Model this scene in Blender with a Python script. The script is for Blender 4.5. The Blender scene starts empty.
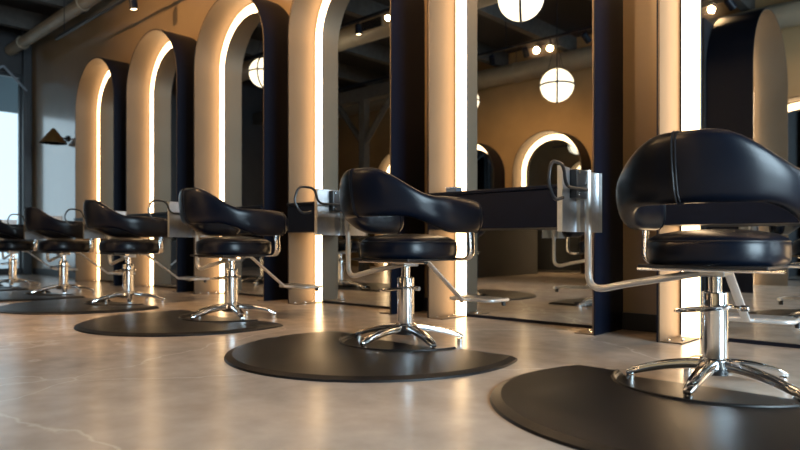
import bpy, bmesh, math, random
from mathutils import Vector, Matrix
random.seed(7)
PI = math.pi
col = bpy.context.scene.collection
scene = bpy.context.scene

# ------------------------------------------------------------------ materials
def new_mat(name):
    m = bpy.data.materials.new(name); m.use_nodes = True
    nt = m.node_tree
    return m, nt, nt.nodes['Principled BSDF']

def simple(name, color, rough=.5, metal=0., spec=.5, coat=0., coat_rough=.1, noise=0., noise_scale=8., bump=0., bump_scale=60., aniso=0.):
    m, nt, b = new_mat(name)
    b.inputs['Base Color'].default_value = (*color, 1)
    b.inputs['Roughness'].default_value = rough
    b.inputs['Metallic'].default_value = metal
    b.inputs['Specular IOR Level'].default_value = spec
    b.inputs['Coat Weight'].default_value = coat
    b.inputs['Coat Roughness'].default_value = coat_rough
    b.inputs['Anisotropic'].default_value = aniso
    tc = nt.nodes.new('ShaderNodeTexCoord')
    if noise:
        n = nt.nodes.new('ShaderNodeTexNoise'); n.inputs['Scale'].default_value = noise_scale; n.inputs['Detail'].default_value = 6
        nt.links.new(tc.outputs['Object'], n.inputs['Vector'])
        r = nt.nodes.new('ShaderNodeValToRGB')
        r.color_ramp.elements[0].position = .3; r.color_ramp.elements[1].position = .7
        r.color_ramp.elements[0].color = (*[c*(1-noise) for c in color], 1)
        r.color_ramp.elements[1].color = (*[min(1, c*(1+noise)) for c in color], 1)
        nt.links.new(n.outputs['Fac'], r.inputs['Fac']); nt.links.new(r.outputs['Color'], b.inputs['Base Color'])
    if bump:
        n2 = nt.nodes.new('ShaderNodeTexNoise'); n2.inputs['Scale'].default_value = bump_scale; n2.inputs['Detail'].default_value = 4
        nt.links.new(tc.outputs['Object'], n2.inputs['Vector'])
        bp = nt.nodes.new('ShaderNodeBump'); bp.inputs['Strength'].default_value = bump; bp.inputs['Distance'].default_value = .002
        nt.links.new(n2.outputs['Fac'], bp.inputs['Height']); nt.links.new(bp.outputs['Normal'], b.inputs['Normal'])
    return m

def emissive(name, color, strength):
    m, nt, b = new_mat(name)
    b.inputs['Base Color'].default_value = (.8, .8, .8, 1)
    b.inputs['Emission Color'].default_value = (*color, 1)
    b.inputs['Emission Strength'].default_value = strength
    return m

LED = emissive('led_diffuser', (1., .66, .34), 8.)
GLOBE = emissive('opal_glass', (1., .80, .54), 3.2)
SPOTLENS = emissive('spot_lens', (1., .7, .4), 14.)
BLACK = simple('black_painted_steel', (.003, .005, .012), .45, spec=.2, bump=.1)
TAN = simple('champagne_metal', (.165, .124, .087), .53, metal=.87, noise=.05, noise_scale=3)
GREYTRIM = simple('blue_grey_metal', (.17, .20, .24), .45, metal=.3)
NAVY = simple('navy_laminate', (.003, .005, .011), .40, spec=.15, noise=.15, noise_scale=20)
MIRROR, nt_, b_ = new_mat('mirror_glass')
b_.inputs['Base Color'].default_value = (.62, .66, .68, 1); b_.inputs['Metallic'].default_value = 1; b_.inputs['Roughness'].default_value = .012
LEATHER = simple('black_leather', (.0015, .0035, .009), .30, spec=.28, bump=.08, bump_scale=220)
PIPING = simple('piping_leather', (.006, .007, .011), .35, spec=.3)
CHROME = simple('chrome', (.88, .89, .91), .11, metal=1)
BRUSHED = simple('brushed_steel', (.56, .575, .60), .33, metal=.93, noise=.08, noise_scale=30)
TUBE = simple('satin_tube', (.72, .72, .72), .38, metal=.7)
BLACKPLASTIC = simple('black_plastic', (.012, .012, .014), .35)
RUBBER = simple('rubber_mat', (.007, .0068, .0075), .34, spec=.3, noise=.25, noise_scale=6, bump=.3, bump_scale=300)
COPPER = simple('copper_shade', (.45, .24, .08), .35, metal=.8)
DUCT = simple('galvanised_duct', (.30, .25, .18), .5, metal=.2, noise=.12, noise_scale=5)
CEIL = simple('black_ceiling', (.012, .012, .014), .8)
TIMBER = simple('dark_timber', (.05, .045, .04), .65, noise=.25, noise_scale=12)
DARKWALL = simple('charcoal_panel', (.014, .014, .017), .5, noise=.2, noise_scale=4)
POST = simple('grey_steel_post', (.022, .026, .032), .4)
CANOPY = simple('teal_soffit', (.02, .06, .08), .6)
PALE = simple('pale_render', (.75, .78, .80), .8, noise=.05)
PAVE = simple('paving', (.45, .47, .48), .8, noise=.1)

def wall_material():
    m, nt, b = new_mat('satin_tan_plaster')
    tc = nt.nodes.new('ShaderNodeTexCoord')
    n = nt.nodes.new('ShaderNodeTexNoise'); n.inputs['Scale'].default_value = 1.6; n.inputs['Detail'].default_value = 8
    nt.links.new(tc.outputs['Object'], n.inputs['Vector'])
    r = nt.nodes.new('ShaderNodeValToRGB')
    r.color_ramp.elements[0].position = .3; r.color_ramp.elements[1].position = .72
    r.color_ramp.elements[0].color = (.25, .165, .085, 1); r.color_ramp.elements[1].color = (.31, .21, .11, 1)
    nt.links.new(n.outputs['Fac'], r.inputs['Fac']); nt.links.new(r.outputs['Color'], b.inputs['Base Color'])
    b.inputs['Roughness'].default_value = .34
    b.inputs['Specular IOR Level'].default_value = .6
    b.inputs['Coat Weight'].default_value = 1.; b.inputs['Coat Roughness'].default_value = .12; b.inputs['Coat IOR'].default_value = 2.1
    return m
WALL = wall_material()

def floor_material():
    m, nt, b = new_mat('polished_concrete')
    N = nt.nodes.new; L = nt.links.new
    tc = N('ShaderNodeTexCoord')
    n1 = N('ShaderNodeTexNoise'); n1.inputs['Scale'].default_value = 1.1; n1.inputs['Detail'].default_value = 10; n1.inputs['Roughness'].default_value = .65
    n2 = N('ShaderNodeTexNoise'); n2.inputs['Scale'].default_value = 7; n2.inputs['Detail'].default_value = 5; n2.inputs['Roughness'].default_value = .55
    L(tc.outputs['Object'], n1.inputs['Vector']); L(tc.outputs['Object'], n2.inputs['Vector'])
    mx = N('ShaderNodeMath'); mx.operation = 'MULTIPLY_ADD'; mx.inputs[1].default_value = .45
    sc_ = N('ShaderNodeMath'); sc_.operation = 'MULTIPLY'; sc_.inputs[1].default_value = .55
    L(n1.outputs['Fac'], sc_.inputs[0]); L(n2.outputs['Fac'], mx.inputs[0]); L(sc_.outputs[0], mx.inputs[2])
    ramp = N('ShaderNodeValToRGB'); cr = ramp.color_ramp
    cr.elements[0].position = .32; cr.elements[0].color = (.38, .312, .258, 1)
    cr.elements[1].position = .70; cr.elements[1].color = (.63, .53, .445, 1)
    L(mx.outputs[0], ramp.inputs['Fac'])
    # sparse meandering hairline cracks
    nd = N('ShaderNodeTexNoise'); nd.inputs['Scale'].default_value = 3.0; nd.inputs['Detail'].default_value = 6
    L(tc.outputs['Object'], nd.inputs['Vector'])
    va = N('ShaderNodeVectorMath'); va.operation = 'MULTIPLY_ADD'; va.inputs[1].default_value = (.28, .28, .28)
    L(nd.outputs['Color'], va.inputs[0]); L(tc.outputs['Object'], va.inputs[2])
    vo = N('ShaderNodeTexVoronoi'); vo.feature = 'DISTANCE_TO_EDGE'; vo.inputs['Scale'].default_value = .55
    L(va.outputs[0], vo.inputs['Vector'])
    lt = N('ShaderNodeMapRange'); lt.inputs['From Min'].default_value = .0008; lt.inputs['From Max'].default_value = .0045
    lt.inputs['To Min'].default_value = .55; lt.inputs['To Max'].default_value = 0
    L(vo.outputs['Distance'], lt.inputs['Value'])
    mixc = N('ShaderNodeMix'); mixc.data_type = 'RGBA'
    L(lt.outputs[0], mixc.inputs[0]); L(ramp.outputs['Color'], mixc.inputs[6]); mixc.inputs[7].default_value = (.74, .66, .57, 1)
    L(mixc.outputs[2], b.inputs['Base Color'])
    rr = N('ShaderNodeMapRange'); rr.inputs['To Min'].default_value = .17; rr.inputs['To Max'].default_value = .29
    L(n2.outputs['Fac'], rr.inputs['Value']); L(rr.outputs[0], b.inputs['Roughness'])
    b.inputs['Specular IOR Level'].default_value = .75
    return m
FLOOR = floor_material()
WALLMATT = simple('tan_plaster', (.34, .22, .105), .75, noise=.1, noise_scale=2)

def glass_material():
    m = bpy.data.materials.new('window_glass'); m.use_nodes = True
    nt = m.node_tree; nt.nodes.remove(nt.nodes['Principled BSDF'])
    out = nt.nodes['Material Output']
    t = nt.nodes.new('ShaderNodeBsdfTransparent'); g = nt.nodes.new('ShaderNodeBsdfGlossy'); g.inputs['Roughness'].default_value = .02
    t.inputs['Color'].default_value = (.90, .96, .97, 1)
    f = nt.nodes.new('ShaderNodeFresnel'); f.inputs['IOR'].default_value = 1.25
    mx = nt.nodes.new('ShaderNodeMixShader')
    nt.links.new(f.outputs[0], mx.inputs[0]); nt.links.new(t.outputs[0], mx.inputs[1]); nt.links.new(g.outputs[0], mx.inputs[2])
    nt.links.new(mx.outputs[0], out.inputs['Surface'])
    return m
GLASS = glass_material()

# ------------------------------------------------------------------ mesh helpers
def obj(name, bm, mat, parent=None, smooth=False, angle=40):
    me = bpy.data.meshes.new(name)
    bmesh.ops.recalc_face_normals(bm, faces=bm.faces)
    bm.to_mesh(me); bm.free()
    me.materials.append(mat)
    if smooth:
        me.shade_smooth()
        me.set_sharp_from_angle(angle=math.radians(angle))
    o = bpy.data.objects.new(name, me); col.objects.link(o)
    if parent: o.parent = parent
    return o

def thing(name, label, cat, loc=(0, 0, 0), rz=0, group=None):
    o = bpy.data.objects.new(name, None); col.objects.link(o)
    o.empty_display_size = .1
    o.location = loc; o.rotation_euler = (0, 0, rz)
    o['label'] = label; o['category'] = cat
    if group: o['group'] = group
    return o

def tag(o, label, cat, group=None):
    o['label'] = label; o['category'] = cat
    if group: o['group'] = group
    return o

def struct(name, bm, mat, parent=None, label=None, **k):
    o = obj(name, bm, mat, parent, **k)
    if parent is None: o['kind'] = 'structure'
    return o

def dup(root, loc, rz, label):
    r = root.copy(); col.objects.link(r); r.location = loc; r.rotation_euler = (0, 0, rz); r['label'] = label
    for ch in list(root.children):
        c = ch.copy(); col.objects.link(c); c.parent = r
        for g in ch.children:
            d = g.copy(); col.objects.link(d); d.parent = c
    return r

def box(bm, x0, x1, y0, y1, z0, z1, bevel=0):
    r = bmesh.ops.create_cube(bm, size=1)
    vs = r['verts']
    bmesh.ops.scale(bm, vec=(x1-x0, y1-y0, z1-z0), verts=vs)
    bmesh.ops.translate(bm, vec=((x0+x1)/2, (y0+y1)/2, (z0+z1)/2), verts=vs)
    if bevel:
        es = list({e for v in vs for e in v.link_edges})
        bmesh.ops.bevel(bm, geom=es, offset=bevel, segments=2, affect='EDGES', profile=.5)
    return bm
def boxm(*a, bevel=0):
    return box(bmesh.new(), *a, bevel=bevel)

def loft(bm, rings, closed=True, cap=True, loop=False):
    """skin a list of rings of points"""
    vr = [[bm.verts.new(p) for p in r] for r in rings]
    n = len(vr[0])
    pairs = list(zip(vr, vr[1:])) + ([(vr[-1], vr[0])] if loop else [])
    for a, b in pairs:
        for i in range(n if closed else n-1):
            j = (i+1) % n
            bm.faces.new((a[i], a[j], b[j], b[i]))
    if cap and not loop:
        bm.faces.new(list(reversed(vr[0]))); bm.faces.new(vr[-1])
    return bm

def fillet(pts, rad, seg=6):
    pts = [Vector(p) for p in pts]; out = [pts[0]]
    for i in range(1, len(pts)-1):
        a, p, b = pts[i-1], pts[i], pts[i+1]
        u = (a-p); v = (b-p); lu, lv = u.length, v.length; u /= lu; v /= lv
        ang = u.angle(v); d = min(rad/math.tan(ang/2), lu*.49, lv*.49)
        p0, p1 = p+u*d, p+v*d
        for k in range(seg+1):
            t = k/seg
            out.append((1-t)**2*p0 + 2*t*(1-t)*p + t*t*p1)
    out.append(pts[-1]); return out

def tube(bm, pts, r, n=10, closed=False, flat=None):
    """sweep a circle (or a rounded bar flat=(half width, half thickness)) along pts"""
    pts = [Vector(p) for p in pts]; m = len(pts); rings = []
    up = None
    for i, p in enumerate(pts):
        if closed: t = (pts[(i+1) % m]-pts[i-1])
        else: t = pts[min(i+1, m-1)]-pts[max(i-1, 0)]
        t.normalize()
        if up is None:
            up = Vector((0, 0, 1)) if abs(t.z) < .95 else Vector((0, 1, 0))
            if flat: up = Vector(flat[2])
        s = t.cross(up)
        if s.length < 1e-4: s = t.cross(Vector((1, 0, 0)))
        s.normalize(); up = s.cross(t).normalized()
        if flat:
            a, b = flat[0], flat[1]
            rings.append([p+up*(a*math.copysign(abs(math.cos(q))**.4, math.cos(q)))+s*(b*math.copysign(abs(math.sin(q))**.4, math.sin(q))) for q in [2*PI*k/12 for k in range(12)]])
        else:
            rr = r(i/(m-1)) if callable(r) else r
            rings.append([p+up*(rr*math.cos(2*PI*k/n))+s*(rr*math.sin(2*PI*k/n)) for k in range(n)])
    return loft(bm, rings, loop=closed)

def lathe(bm, prof, n=28, center=(0, 0, 0), axis='z'):
    c = Vector(center); rings = []
    for r, z in prof:
        r = max(r, 1e-4); ring = []
        for k in range(n):
            a = 2*PI*k/n; v = Vector((r*math.cos(a), r*math.sin(a), z))
            if axis == 'y': v = Vector((v.x, v.z, v.y))
            if axis == 'x': v = Vector((v.z, v.x, v.y))
            ring.append(c+v)
        rings.append(ring)
    return loft(bm, rings)

def cyl(bm, r, z0, z1, center=(0, 0, 0), n=20, axis='z', b=.002):
    return lathe(bm, [(r-b, z0), (r, z0+b), (r, z1-b), (r-b, z1)], n, center, axis)

# ------------------------------------------------------------------ setting
CY = -3.64                     # camera stands this far from the mirror wall (y = 0)
XL, XR, YB, H = -11.8, 4.6, -6.8, 4.1
struct('floor', boxm(XL-.2, XR+.2, YB-.2, .25, -.15, 0), FLOOR)
struct('ceiling', boxm(XL-.2, XR+.2, YB-.2, .25, H, H+.15), CEIL)
struct('wall_right', boxm(XL-.2, XR+.2, 0, .2, 0, H), WALL)
struct('wall_left', boxm(XL-.2, XR+.2, YB-.2, YB, 0, H), WALLMATT)

def wall_with_openings(name, x0, x1, openings, y0, y1, z0, z1, mat):
    bm = bmesh.new(); ys = y0
    for (a, b, c, d) in openings:      # y from a to b, z from c to d
        box(bm, x0, x1, ys, a, z0, z1)
        if c > z0: box(bm, x0, x1, a, b, z0, c)
        if d < z1: box(bm, x0, x1, a, b, d, z1)
        ys = b
    box(bm, x0, x1, ys, y1, z0, z1)
    return struct(name, bm, mat)

far_open = [(-1.95, -.12, .05, 3.3)]
wall_with_openings('wall_end', XL-.2, XL, far_open, YB, 0, 0, H, DARKWALL)
near_open = [(-4.2, -2.75, .25, 3.5), (-2.65, -1.2, .25, 3.5)]
wall_with_openings('wall_front', XR, XR+.2, near_open, YB, 0, 0, H, DARKWALL)

def window(n, xa, xb, a, b, c, d, mull):
    fr = bmesh.new(); t = .05
    box(fr, xa, xb, a, a+t, c, d); box(fr, xa, xb, b-t, b, c, d)
    box(fr, xa, xb, a+t, b-t, c, c+t); box(fr, xa, xb, a+t, b-t, d-t, d)
    for k in range(1, mull):
        y = a+(b-a)*k/mull; box(fr, xa, xb, y-.02, y+.02, c+t, d-t)
    w = struct('window_%d' % n, fr, POST)
    xm = (xa+xb)/2
    obj('pane', boxm(xm-.004, xm+.004, a+t, b-t, c+t, d-t), GLASS, w)
    return w
for i, (a, b, c, d) in enumerate(far_open): window(1+i, XL-.12, XL-.04, a, b, c, d, 1)
for i, (a, b, c, d) in enumerate(near_open): window(2+i, XR+.04, XR+.12, a, b, c, d, 2)
struct('trim_1', boxm(XL, XL+.10, -.15, -.03, 0, H, bevel=.01), POST)      # dark steel post in the far corner
# outside the far windows
struct('exterior_ground', boxm(-30, XL-.2, -16, 10, -.25, -.1), PAVE)
struct('exterior_canopy', boxm(XL-3.8, XL-.2, -9, 3, 3.34, 3.5), CANOPY)
# baseboard behind the arches
struct('baseboard_right', boxm(XL+.11, XR, -.012, 0, 0, .10), DARKWALL)
# ceiling joists
for i, x in enumerate([-11., -9.6, -8.2, -6.8, -5.4, -4.0, -2.6, -1.2, .2, 1.6, 3.0]):
    struct('trim_%d' % (2+i), boxm(x-.06, x+.06, YB, 0, H-.28, H), TIMBER)

# pipe and ducts under the ceiling
def run_pipe(name, label, cat, x0, x1, y, z, r, mat, bands=True):
    t = thing(name, label, cat, (x0, y, z))
    obj('pipe', cyl(bmesh.new(), r, 0, x1-x0, axis='x', n=24), mat, t, smooth=True)
    k = 0; x = .6
    while x < x1-x0 and bands:
        obj('coupling', cyl(bmesh.new(), r+.012, x-.03, x+.03, axis='x', n=24), mat, t, smooth=True)
        obj('hanger_rod', cyl(bmesh.new(), .006, r, H-z, (x, 0, 0), n=8, b=.001), POST, t)
        x += 2.4
    return t
run_pipe('ceiling_pipe', 'long tan pipe running along the top of the arch wall under the ceiling', 'pipe', XL+.02, XR-.05, -.32, 3.66, .085, DUCT)
big = run_pipe('ventilation_duct', 'large round ventilation duct above the opposite wall, seen in the mirrors', 'duct', XL+.02, XR-.05, -6.5, 3.62, .17, DUCT)
small = run_pipe('air_duct', 'round duct with a dark grille high up in the third nearest mirror', 'duct', XL+.5, XR-.05, -2.79, 3.48, .15, DUCT)
# grille on the smaller duct
gx = -6.2 - (XL+.5)
fr = boxm(gx-.22, gx+.22, .10, .165, -.075, .075)
g = obj('grille', fr, DUCT, small)
gb = bmesh.new()
for k in range(5): box(gb, gx-.19, gx+.19, .160, .170, -.060+k*.025, -.039+k*.025)
obj('grille_slats', gb, BLACK, g)

# inner partition block and counter, seen only in the mirrors
struct('wall_inner', boxm(-3.4, -2.26, YB, -3.7, 0, 2.9), DARKWALL)
desk = thing('reception_desk', 'low dark panelled counter block on the concrete floor, reflected under the vanity shelf', 'counter', (-6.1, -5.04, 0))
obj('body', boxm(-.46, .5, -.89, .89, 0, 1.0, bevel=.004), DARKWALL, desk)
obj('worktop', boxm(-.50, .52, -.92, .92, 1.0, 1.04, bevel=.004), NAVY, desk)

# timber frame of the hall
tp = bmesh.new(); box(tp, -8.47, -8.33, -4.68, -4.54, 0, 3.1); struct('timber_column', tp, TIMBER)
tb = bmesh.new(); box(tb, XL, -7.0, -4.70, -4.52, 3.1, 3.32)
struct('timber_beam', tb, TIMBER)
tb = bmesh.new(); tube(tb, [(-8.40, -4.61, 2.3), (-7.7, -4.61, 3.1)], .055, 8); tube(tb, [(-8.40, -4.61, 2.3), (-9.1, -4.61, 3.1)], .055, 8)
struct('timber_brace', tb, TIMBER)

bm = bmesh.new(); tube(bm, fillet([(-11.72, -.09, 3.02), (-11.6, -.47, 3.345), (-11.75, -1.0, 2.98)], .02), .02, 8)
struct('steel_brace', bm, GREYTRIM, smooth=True)

# ------------------------------------------------------------------ arch stations
def arch_pts(r, S, n=28):
    p = [(-r, 0), (-r, S*.5)]
    p += [(-r*math.cos(PI*k/n), S+r*math.sin(PI*k/n)) for k in range(n+1)]
    p += [(r, S*.5), (r, 0)]
    return p
def hoop(r0, r1, y0, y1, S, z0=0):
    bm = bmesh.new(); a, b = arch_pts(r0, S), arch_pts(r1, S); rings = []
    for (xa, za), (xb, zb) in zip(a, b):
        za = max(za, z0); zb = max(zb, z0)
        rings.append([(xa, y0, za), (xb, y0, zb), (xb, y1, zb), (xa, y1, za)])
    return loft(bm, rings)
def make_arch(label, HT, R, dep, plates=True, group=None):
    S = HT-R
    t = thing('arched_mirror_station', label, 'mirror', group=group)
    obj('shell', hoop(R-.008, R, -dep, 0, S), BLACK, t, smooth=True)
    obj('liner', hoop(R-.016, R-.008, -dep, -.004, S), TAN, t, smooth=True)
    obj('backing', hoop(R-.128, R-.016, -.074, -.004, S), BLACK, t, smooth=True)
    obj('light_strip', hoop(R-.125, R-.030, -.088, -.074, S, .004), LED, t, smooth=True)
    obj('mirror_frame', hoop(R-.130, R-.125, -.092, -.074, S), GREYTRIM, t, smooth=True)
    bm = bmesh.new(); pts = arch_pts(R-.130, S); pts = [(x, max(z, .018)) for x, z in pts]
    loft(bm, [[(x, -.088, z) for x, z in pts], [(x, -.004, z) for x, z in pts]])
    obj('mirror', bm, MIRROR, t)
    obj('bottom_rail', boxm(-R+.130, R-.130, -.10, -.004, 0, .018), BLACK, t)
    if plates:
        for s in (-1, 1):
            x0, x1 = sorted((s*(R-.016), s*(R-.125)))
            fp = obj('foot_plate', boxm(x0, x1, -dep+.005, -.10, 0, .006, bevel=.001), TAN, t)
            for (px, py) in ((.03, -dep+.04), (.075, -dep+.11), (.03, -.14)):
                bx = s*(R-.016-px)
                obj('bolt', lathe(bmesh.new(), [(.009, .006), (.009, .012), (.005, .015), (.0005, .0155)], 8, (bx, py, 0)), CHROME, fp, smooth=True)
    return t

PITCH = 1.534
ordn = ['nearest', 'second', 'third', 'fourth', 'fifth', 'farthest']
arch_lab = [
 'tall arched mirror with glowing edge behind the nearest chair, cut by the right frame',
 'tall arched mirror reflecting two white globe lamps, second from the nearest',
 'tall arched mirror reflecting the round duct and dark timber frame, third from the nearest',
 'tall arched mirror with round top showing part of a globe, fourth from the nearest',
 'tall arched mirror with whole rounded top, second from the far end',
 'smallest looking arched mirror beside the copper wall lamp, at the far end of the row']
arch0 = make_arch(arch_lab[0], 2.85, .60, .36, group='arched mirrors along the tan wall')
AX = [-.665-PITCH*k for k in range(6)]
for k, x in enumerate(AX):
    if k == 0: arch0.location = (x, 0, 0)
    else: dup(arch0, (x, 0, 0), 0, arch_lab[k])

opp = make_arch('arched mirror on the opposite wall', 2.48, .68, .36, plates=False, group='arched mirrors on the opposite wall')
opp_lab = ['lit arch on the opposite wall, glimpsed at the right edge in the nearest mirror',
           'lit arch on the opposite wall, mostly hidden by the dark partition',
           'lit arch on the opposite wall with a globe reflected in it',
           'lit arch on the opposite wall, half cut by the left side of the second mirror',
           'lit arch on the opposite wall, farthest left of those reflected']
for k, x in enumerate([-1.95, -3.85, -5.75, -7.5, -9.3]):
    if k == 0: opp.location = (x, YB, 0); opp.rotation_euler.z = PI; opp['label'] = opp_lab[0]
    else: dup(opp, (x, YB, 0), PI, opp_lab[k])
side = make_arch('tan arched mirror hood seen edge on in the nearest mirror, at the right', 3.08, .75, .45, plates=False)
side.location = (-2.255, -4.50, 0); side.rotation_euler.z = PI/2

# vanity shelves
sh_lab = ['dark vanity shelf inside the nearest arch, hidden behind the large chair back',
          'dark vanity shelf with small glass box, inside the arch with globe reflections',
          'dark vanity shelf inside the third nearest arch, beside a steel tool tray',
          'dark vanity shelf inside the fourth nearest arch, behind the third chair',
          'dark vanity shelf inside the second arch from the far end',
          'dark vanity shelf inside the farthest arch']
sh = thing('vanity_shelf', sh_lab[0], 'shelf', group='vanity shelves in the arches')
obj('body', boxm(-.583, .583, -.375, -.095, .595, .815, bevel=.003), NAVY, sh)
obj('top_panel', boxm(-.583, .583, -.388, -.095, .817, .838, bevel=.003), NAVY, sh)
for k, x in enumerate(AX):
    if k == 0: sh.location = (x, 0, 0)
    else: dup(sh, (x, 0, 0), 0, sh_lab[k])

jar = thing('glass_box', 'small grey glass box at the left end of the vanity shelf', 'box', (-2.66, -.25, .838))
obj('body', boxm(-.045, .045, -.03, .03, 0, .034, bevel=.004), simple('smoky_glass', (.10, .12, .15), .1), jar)
obj('lid', boxm(-.047, .047, -.032, .032, .034, .042, bevel=.002), CHROME, jar)

# ------------------------------------------------------------------ styling chair
def sstep(a, b, x):
    t = max(0, min(1, (x-a)/(b-a))); return t*t*(3-2*t)
RB, LS = .285, .265                # plan radius of the backrest and straight length of the arms
QL = RB*PI/2; LT = QL+LS
def back_path(s):
    l = abs(s); sg = 1 if s >= 0 else -1
    if l < QL:
        a = l/RB; return Vector((sg*RB*math.sin(a), -RB*math.cos(a)-.01, 0)), Vector((sg*math.sin(a), -math.cos(a), 0))
    d = l-QL
    x = RB-.14*d*d
    return Vector((sg*x, d-.01, 0)), Vector((sg*1, -.25*d, 0)).normalized()
def back_prof(l):
    top = .853-.132*sstep(.06, .36, l)-.012*sstep(.5, .7, l)
    bot = .628-.075*sstep(.20, .50, l)
    th = .034+.010*sstep(.3, .6, l)
    e0 = LT-.085
    if l > e0:
        q = min(1, (l-e0)/(LT-e0)); k = math.sqrt(max(0.0, 1-q*q)); k = max(k, .04)
        c = (top+bot)/2; top = c+(top-c)*k; bot = c+(bot-c)*k; th *= max(k, .1)
    return top, bot, th
def back_ring(s, grow=0, n=26):
    p, nrm = back_path(s); top, bot, th = back_prof(abs(s))
    c = (top+bot)/2; hh = (top-bot)/2+grow; th += grow; ring = []
    for k in range(n):
        a = 2*PI*k/n; ca, sa = math.cos(a), math.sin(a)
        u = math.copysign(abs(ca)**.62, ca)*th; v = math.copysign(abs(sa)**.8, sa)*hh
        lean = .13*(v+.02)*(1-sstep(.3, .6, abs(s)))
        ring.append(p+nrm*(u+lean)+Vector((0, 0, c+v)))
    return ring
def sround(a, b, e, n=40):
    out = []
    for k in range(n):
        t = 2*PI*k/n; c, s = math.cos(t), math.sin(t)
        out.append((a*math.copysign(abs(c)**(2/e), c), b*math.copysign(abs(s)**(2/e), s)))
    return out
def make_chair(label):
    t = thing('styling_chair', label, 'chair', group='styling chairs facing the mirrors')
    # backrest, one padded band that runs into the arms
    bm = bmesh.new(); N = 64
    q = [math.sin(PI/2*(2*k/N-1)) for k in range(N+1)]
    ss = [LT*(.45*v+.55*(2*k/N-1)) for k, v in enumerate(q)]
    loft(bm, [back_ring(s) for s in ss])
    b = obj('backrest', bm, LEATHER, t, smooth=True, angle=75)
    bm = bmesh.new(); tube(bm, back_ring(-.024, .0010), .0022, 6, closed=True); tube(bm, back_ring(-.034, .0010), .0035, 6, closed=True)
    obj('seam', bm, PIPING, b, smooth=True)
    for s in (-1, 1):
        bm = bmesh.new(); tube(bm, back_ring(s*(LT-.055), .001), .0035, 6, closed=True); obj('piping', bm, PIPING, b, smooth=True)
    # seat
    bm = bmesh.new(); prof = [(.90, .428), (.965, .434), (.995, .448), (1.0, .468), (1.0, .490), (.985, .508), (.95, .520), (.82, .535), (.55, .546), (.25, .551), (.02, .552)]
    loft(bm, [[(x*f, y*f+.02, z) for x, y in sround(.222, .235, 2.5)] for f, z in prof])
    se = obj('seat', bm, LEATHER, t, smooth=True, angle=60)
    for z, f in ((.509, .982),):
        bm = bmesh.new(); tube(bm, [(x*f*1.002, y*f*1.002+.02, z) for x, y in sround(.222, .235, 2.5)], .003, 6, closed=True)
        obj('piping', bm, PIPING, se, smooth=True)
    obj('seat_pan', boxm(-.20, .20, -.19, .21, .418, .430, bevel=.004), BLACKPLASTIC, t)
    # chrome strap under the seat that carries the arms
    bm = bmesh.new()
    tube(bm, fillet([(-.292, .15, .60), (-.30, .15, .425), (.30, .15, .425), (.292, .15, .60)], .05), 0, flat=(.008, .021, (-1, 0, 0)))
    st = obj('arm_strap', bm, CHROME, t, smooth=True)
    bm = bmesh.new(); tube(bm, [(-.23, -.1, .412), (.23, -.1, .412)], 0, flat=(.006, .014, (0, 0, 1))); obj('cross_bar', bm, CHROME, t, smooth=True)
    # pump column
    obj('swivel_block', boxm(-.042, .042, -.05, .05, .388, .419, bevel=.004), BRUSHED, t)
    obj('piston', cyl(bmesh.new(), .022, .33, .39), CHROME, t, smooth=True)
    obj('column', lathe(bmesh.new(), [(.052, .075), (.052, .100), (.042, .106), (.042, .272), (.0445, .274), (.0445, .280), (.042, .282), (.042, .328), (.039, .334), (.024, .335)], 32), CHROME, t, smooth=True)
    bm = bmesh.new(); tube(bm, [(-.030+.092*math.cos(2*PI*k/32), -.02+.092*math.sin(2*PI*k/32), .275+.012*math.cos(2*PI*k/32)) for k in range(32)], .0055, 8, closed=True)
    tube(bm, [(.05, -.02, .286), (.098, -.02, .283)], .006, 8); cyl(bm, .011, .085, .112, (0, -.02, .283), axis='x', n=12)
    obj('pump_ring', bm, CHROME, t, smooth=True)
    # star base
    obj('hub', lathe(bmesh.new(), [(.03, .045), (.062, .052), (.068, .075), (.058, .095), (.05, .098)], 30), CHROME, t, smooth=True)
    for k in range(5):
        a = math.radians(-91+72*k); d = Vector((math.cos(a), math.sin(a), 0)); w = Vector((-d.y, d.x, 0)); rings = []
        for i in range(11):
            f = i/10; r = .03+f*.262; z = .082-.050*f**1.9; hw = .029-.011*f; ht = .021-.008*f
            if i == 10: hw *= .7; ht *= .7
            rings.append([d*r+w*(hw*math.copysign(abs(math.cos(q))**.7, math.cos(q)))+Vector((0, 0, z+ht*math.copysign(abs(math.sin(q))**.7, math.sin(q)))) for q in [2*PI*j/12 for j in range(12)]])
        lg = obj('leg', loft(bmesh.new(), rings), CHROME, t, smooth=True)
        obj('foot_glide', cyl(bmesh.new(), .015, 0, .024, tuple(d*.278), n=14), CHROME, lg, smooth=True)
    # foot rest
    bm = bmesh.new(); tube(bm, fillet([(0, .10, .412), (0, .155, .412), (0, .44, .195), (0, .52, .190)], .03), 0, flat=(.006, .016, (0, 0, 1)))
    fr = obj('footrest', bm, TUBE, t, smooth=True)
    bm = bmesh.new(); tube(bm, fillet([(-.15, .66, .19), (-.15, .50, .19), (.15, .50, .19), (.15, .66, .19)], .05), .010, 10)
    obj('foot_bar', bm, TUBE, fr, smooth=True)
    bm = bmesh.new(); box(bm, -.14, .14, .51, .64, .189, .199, bevel=.002)
    for k in range(6): box(bm, -.13, .13, .522+k*.02, .530+k*.02, .199, .203)
    obj('tread_plate', bm, BRUSHED, fr)
    for s in (-1, 1): obj('bumper', cyl(bmesh.new(), .012, .158, .182, (s*.15, .62, 0), n=12), BLACKPLASTIC, fr, smooth=True)
    # tool tray on a bent tube at the left side
    bm = bmesh.new(); tube(bm, fillet([(-.03, .03, .402), (-.33, .03, .345), (-.478, .03, .310), (-.482, .03, .795)], .06), .0138, 12)
    ha = obj('holder_arm', bm, TUBE, t, smooth=True)
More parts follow.
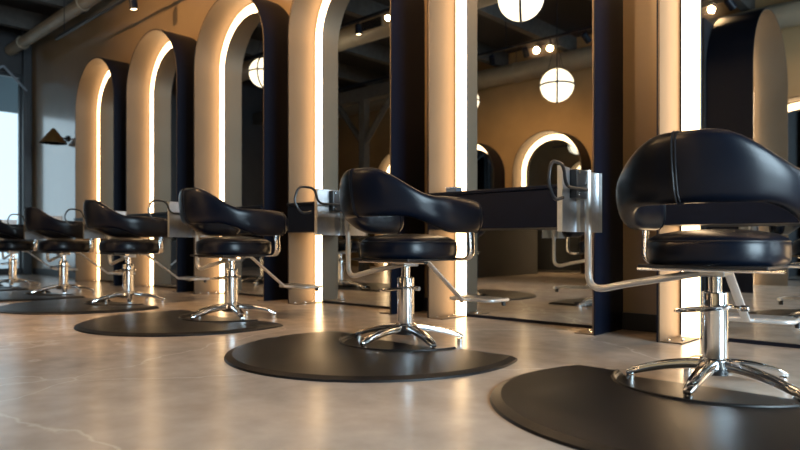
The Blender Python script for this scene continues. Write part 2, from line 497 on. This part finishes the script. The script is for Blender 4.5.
    turn = Matrix.Translation((-.482, .03, 0)) @ Matrix.Rotation(PI/2, 4, 'Z')     # tray stands along the side of the chair
    def turned(bm): bm.transform(turn); return bm
    y = .020; off = .003; bm = bmesh.new()
    pr = [(-.211, -.016), (-.215, 0), (-.118, 0), (-.114, .014), (-.030, .014), (-.026, 0), (.150, 0), (.157, -.012)]
    r0 = [(u, y+v, .548) for u, v in pr] + [(u, y+v+off, .548) for u, v in reversed(pr)]
    loft(bm, [r0, [(u, v, .797) for u, v, _ in r0]])
    hp = obj('tool_tray', turned(bm), BRUSHED, t)
    obj('clamp', turned(box(bmesh.new(), -.110, -.012, -.006, y+.012, .680, .792, bevel=.003)), BLACKPLASTIC, hp)
    for (u, z) in ((-.095, .780), (-.035, .780), (-.095, .695), (-.035, .735)):
        obj('bolt', turned(cyl(bmesh.new(), .006, -.012, -.005, (u, 0, z), n=8, axis='y', b=.001)), CHROME, hp)
    bm = bmesh.new()
    tube(bm, fillet([(-.035, -.012, .715), (-.215, -.012, .715), (-.245, -.018, .795), (-.355, -.024, .80), (-.385, -.028, .72), (-.340, -.030, .655), (-.275, -.030, .670)], .055), .0065, 8)
    obj('dryer_hook', turned(bm), BLACKPLASTIC, hp, smooth=True)
    return t
ch_lab = ['black leather styling chair nearest the camera, its arm cut by the right edge',
          'black leather styling chair in the middle of the picture, on the second nearest mat',
          'black leather styling chair third from the nearest, left of the middle chair',
          'black leather styling chair fourth from the nearest, before the whole rounded arch',
          'black leather styling chair second from the far end, before the farthest arch',
          'black leather styling chair at the far end, cut by the left edge']
CX = [-.715, -2.165, -3.74, -5.31, -6.76, -8.33]
CYY = [-1.26, -1.27, -1.275, -1.27, -1.27, -1.27]
CR = [2, -2, 1, -2, 2, 0]
chair0 = make_chair(ch_lab[0])
for k in range(6):
    p = (CX[k], CYY[k], 0); r = math.radians(CR[k])
    if k == 0: chair0.location = p; chair0.rotation_euler.z = r
    else: dup(chair0, p, r, ch_lab[k])

# ------------------------------------------------------------------ floor mats
def mat_outline(R, cy, edge, rc, cc, cx, n=72, m=30):
    hx = math.sqrt(R*R-(edge-cy)**2); a0 = math.atan2(edge-cy, -hx); a1 = math.atan2(edge-cy, hx)
    s, e = a0, a1+2*PI                     # from one tip round the room side to the other
    pts = [(R*math.cos(s+(e-s)*k/n), cy+R*math.sin(s+(e-s)*k/n)) for k in range(n+1)]
    hc = math.sqrt(rc*rc-(edge-cc)**2); b0 = math.atan2(edge-cc, hc); b1 = math.atan2(edge-cc, -hc)
    if b1 > 0: b1 -= 2*PI
    if b0 > 0: b0 -= 2*PI
    pts += [(cx+rc*math.cos(b0+(b1-b0)*k/m), cc+rc*math.sin(b0+(b1-b0)*k/m)) for k in range(m+1)]
    return pts
def make_mat(cx, label):
    bm = bmesh.new(); C = .01
    prof = [(.668, 0, .322, 0), (.664, -.002, .324, .008), (.634, -.010, .334, .0175), (.629, -.012, .340, .018)]
    loft(bm, [[(x, y, z) for x, y in mat_outline(R, -.275, e, rc, C, cx)] for R, e, rc, z in prof])
    # thin sunken floor of the round recess for the chair base
    base = [(cx+.322*math.cos(a), C+.322*math.sin(a)) for a in [PI+.0311+(PI-.0622)*k/30 for k in range(31)]]
    loft(bm, [[(x, y, 0) for x, y in base], [(x, y, .002) for x, y in base]])
    o = obj('floor_mat', bm, RUBBER, smooth=True, angle=10)
    lip = bmesh.new(); tube(lip, [(cx+.336*math.cos(a), C+.336*math.sin(a), .0185) for a in [PI+.10+(PI-.20)*k/40 for k in range(41)]], .0065, 8)
    obj('recess_lip', lip, RUBBER, o, smooth=True)
    return tag(o, label, 'mat', 'anti-fatigue mats on the concrete floor')
mt_lab = ['black rubber mat under the nearest chair, cut by the bottom edge',
          'black D-shaped rubber mat under the middle chair',
          'black rubber mat under the third nearest chair',
          'black rubber mat under the fourth nearest chair',
          'black rubber mat under the second chair from the far end',
          'black rubber mat under the farthest chair']
MX = [.07, .05, -.04, -.05, -.05, -.03]
for k in range(6):
    o = make_mat(-MX[k], mt_lab[k]); o.location = (CX[k]+MX[k], -1.275, 0)

# ------------------------------------------------------------------ wall lamp at the far end
sc = thing('wall_sconce', 'copper cone wall lamp on the blue-lit wall beyond the farthest arch', 'lamp', (-10.2, 0, 2.02))
obj('shade', lathe(bmesh.new(), [(.19, -.03), (.02, .19), (.012, .19), (.18, -.03)], 24, (0, -.20, 0)), COPPER, sc)
bm = bmesh.new(); tube(bm, [(0, 0, .06), (0, -.19, .06)], .012, 8); box(bm, -.05, .05, -.02, 0, .02, .10); obj('bracket', bm, BLACK, sc)
obj('bulb', lathe(bmesh.new(), [(.01, -.02), (.03, .0), (.03, .04), (.01, .07)], 12, (0, -.20, 0)), GLOBE, sc, smooth=True)

# ------------------------------------------------------------------ globe pendants
def make_globe(label):
    t = thing('globe_pendant', label, 'lamp', group='globe pendants in the mirrors')
    r = .21
    bm = bmesh.new(); bmesh.ops.create_uvsphere(bm, u_segments=32, v_segments=20, radius=r); obj('globe', bm, GLOBE, t, smooth=True)
    for nm, f in (('band', lambda a: (math.cos(a), math.sin(a), 0)), ('band', lambda a: (.5*math.cos(a), .86*math.cos(a), math.sin(a)))):
        bm = bmesh.new(); tube(bm, [tuple((r+.004)*c for c in f(2*PI*k/40)) for k in range(40)], .012, 6, closed=True); obj(nm, bm, BLACK, t, smooth=True)
    return t
gl = [(-3.20, -1.61, 2.77, 'large white globe lamp cut by the top edge in the second mirror'),
      (-4.09, -3.87, 2.52, 'whole white globe lamp with dark bands in the second mirror'),
      (-7.76, -1.98, 2.98, 'white globe lamp half hidden by the dark side of the fourth mirror'),
      (-6.92, -2.38, 3.05, 'white globe lamp peeking from the left side of the third mirror'),
      (-6.77, -5.54, 3.0, 'small white globe lamp at the left side of the second mirror, below the large ones')]
g0 = None
for (x, y, z, lb) in gl:
    g = make_globe(lb) if g0 is None else dup(g0, (0, 0, 0), 0, lb)
    if g0 is None: g0 = g
    g.location = (x, y, z)
    bm = bmesh.new(); zz = H-z
    tube(bm, [(0, 0, .212), (0, 0, zz)], .006, 8)
    for a in (.4, 2.5, 4.6): tube(bm, [(.12*math.cos(a), .12*math.sin(a), .17), (0, 0, .62)], .003, 6)
    obj('suspension', bm, BLACK, g)
    obj('ceiling_rose', cyl(bmesh.new(), .06, zz-.03, zz, n=16), BLACK, g, smooth=True)

# ------------------------------------------------------------------ tracks and spots
def track(label, x0, x1, y, z, mat):
    t = thing('light_track', label, 'track', (x0, y, z))
    obj('rail', boxm(0, x1-x0, -.018, .018, 0, .035), mat, t)
    bm = bmesh.new(); x = .3
    while x < x1-x0:
        h = obj('hanger_rod', cyl(bmesh.new(), .005, .035, H-z, (x, 0, 0), n=8, b=.001), BLACK, t); x += 2.
    return t
track('long thin light track running close to the tan wall above the arches', -9.28, 4.2, -.48, 3.25, POST)
track('black light track across the room, reflected above the globe lamps', -9.5, 4.2, -4.38, 3.32, BLACK)
def make_spot(label):
    t = thing('track_spotlight', label, 'lamp', group='track spotlights')
    obj('stem', cyl(bmesh.new(), .008, -.06, 0, n=10), BLACK, t)
    h = obj('housing', lathe(bmesh.new(), [(.02, .075), (.042, .06), (.045, -.07), (.040, -.07), (.036, -.055)], 20), BLACK, t, smooth=True)
    l = obj('lens', cyl(bmesh.new(), .036, -.060, -.054, n=20), SPOTLENS, h)
    return t
s0 = None
def spot(x, y, z, aim, power, label, size=62, blend=.9):
    global s0
    if s0 is None: s = s0 = make_spot(label)
    else: s = dup(s0, (0, 0, 0), 0, label)
    s.location = (x, y, z)
    hd = [c for c in s.children if c.name.startswith('housing')][0]
    d = (Vector(aim)-Vector((x, y, z-.1))).normalized()
    hd.location = (0, 0, -.10); hd.rotation_euler = (-d).to_track_quat('Z', 'Y').to_euler()
    if not power: return
    ld = bpy.data.lights.new('spot_beam', 'SPOT'); ld.energy = power; ld.color = (1, .60, .28); ld.spot_size = math.radians(size); ld.spot_blend = blend; ld.shadow_soft_size = .03
    lo = bpy.data.objects.new('spot_beam', ld); col.objects.link(lo)
    lo.location = Vector((x, y, z-.1))+d*.075; lo.rotation_euler = (-d).to_track_quat('Z', 'Y').to_euler()
words = ['first', 'second', 'third', 'fourth', 'fifth', 'sixth']
for k, x in enumerate([-6.95, -5.45, -3.95, -2.45, -.95]):
    lb = 'black track spotlight above the gap left of the fourth arch, at the top edge' if k == 0 else 'black track spotlight above the frame beside the tan wall, %s from the visible one' % words[k]
    spot(x, -.48, 3.25, (x+.1, -.2, 0), 0, lb, 95)  # heads cast no beam; spots on the track over the chairs wash the wall
sl = ['dark spotlight head left of the lit pair on the reflected track', 'small spotlight just left of the brightest one on the reflected track', 'brightest spotlight on the reflected track in the second mirror', 'tilted spotlight just right of the brightest one on the reflected track', 'spotlight at the right end of the reflected track in the second mirror', 'glowing spotlight at the top of the nearest mirror', 'tilted spotlight beside the glowing one in the nearest mirror']
am = [(-6.6, -6.6, 1.3), (-5.6, -6.6, 1.3), (-3.6, -.2, .6), (-3.6, -1.4, .6), (-3.2, -6.6, 1.3), (-1.6, -.5, .8), (-1.2, -6.6, 1.3)]
for x, lb, a in zip([-5.44, -4.87, -4.67, -4.47, -3.95, -2.39, -2.2], sl, am):
    spot(x, -4.38, 3.32, a, 190, lb, 95)

track('black light track over the chairs above the frame', -9.5, 4.2, -2.2, 3.36, BLACK)
for k, x in enumerate([-7.6, -6.0, -4.4, -2.9, -1.4, .1]):
    spot(x, -2.2, 3.36, (x+.1, -2.4, 0), 40, 'black track spotlight over the mats above the frame, %s from the far end' % words[k], 100)

for k, x in enumerate([-7.0, -5.4, -3.9, -2.4, -.9]):
    spot(x, -2.2, 3.36, (x-.1, 0, 2.85), 170, 'black track spotlight over the chairs tilted to the tan wall, %s from the far end' % words[k], 100, 1.)

# ------------------------------------------------------------------ daylight
w = bpy.data.worlds.new('world'); scene.world = w; w.use_nodes = True
bg = w.node_tree.nodes['Background']
bg.inputs['Color'].default_value = (.64, .77, .88, 1)      # even overcast sky
bg.inputs['Strength'].default_value = 1.7

def window_light(name, x, dirx, a, b, c, d, power, color):
    ld = bpy.data.lights.new(name, 'AREA'); ld.shape = 'RECTANGLE'; ld.size = b-a; ld.size_y = d-c; ld.energy = power; ld.color = color
    lo = bpy.data.objects.new(name, ld); col.objects.link(lo)
    lo.location = (x, (a+b)/2, (c+d)/2)
    lo.rotation_euler = Vector((-dirx, 0, 0)).to_track_quat('Z', 'Y').to_euler()
    return lo
for i, (a, b, c, d) in enumerate(near_open):
    window_light('daylight_near', XR+.22, -1, a, b, c, d, 560, (.76, .88, 1))

# ------------------------------------------------------------------ camera
cd = bpy.data.cameras.new('camera'); cam = bpy.data.objects.new('camera', cd); col.objects.link(cam)
cd.sensor_width = 36; cd.lens = 28.8; cd.shift_y = 19/800
cam.location = (0, CY, .5); cam.rotation_euler = (PI/2, 0, math.radians(42.93))
cd.dof.use_dof = True; cd.dof.focus_distance = 2.8; cd.dof.aperture_fstop = 2.4
cd.clip_start = .02
scene.camera = cam
scene.view_settings.view_transform = 'Standard'; scene.view_settings.look = 'None'
scene.view_settings.gamma = 1; scene.view_settings.exposure = 0; scene.view_settings.use_curve_mapping = False
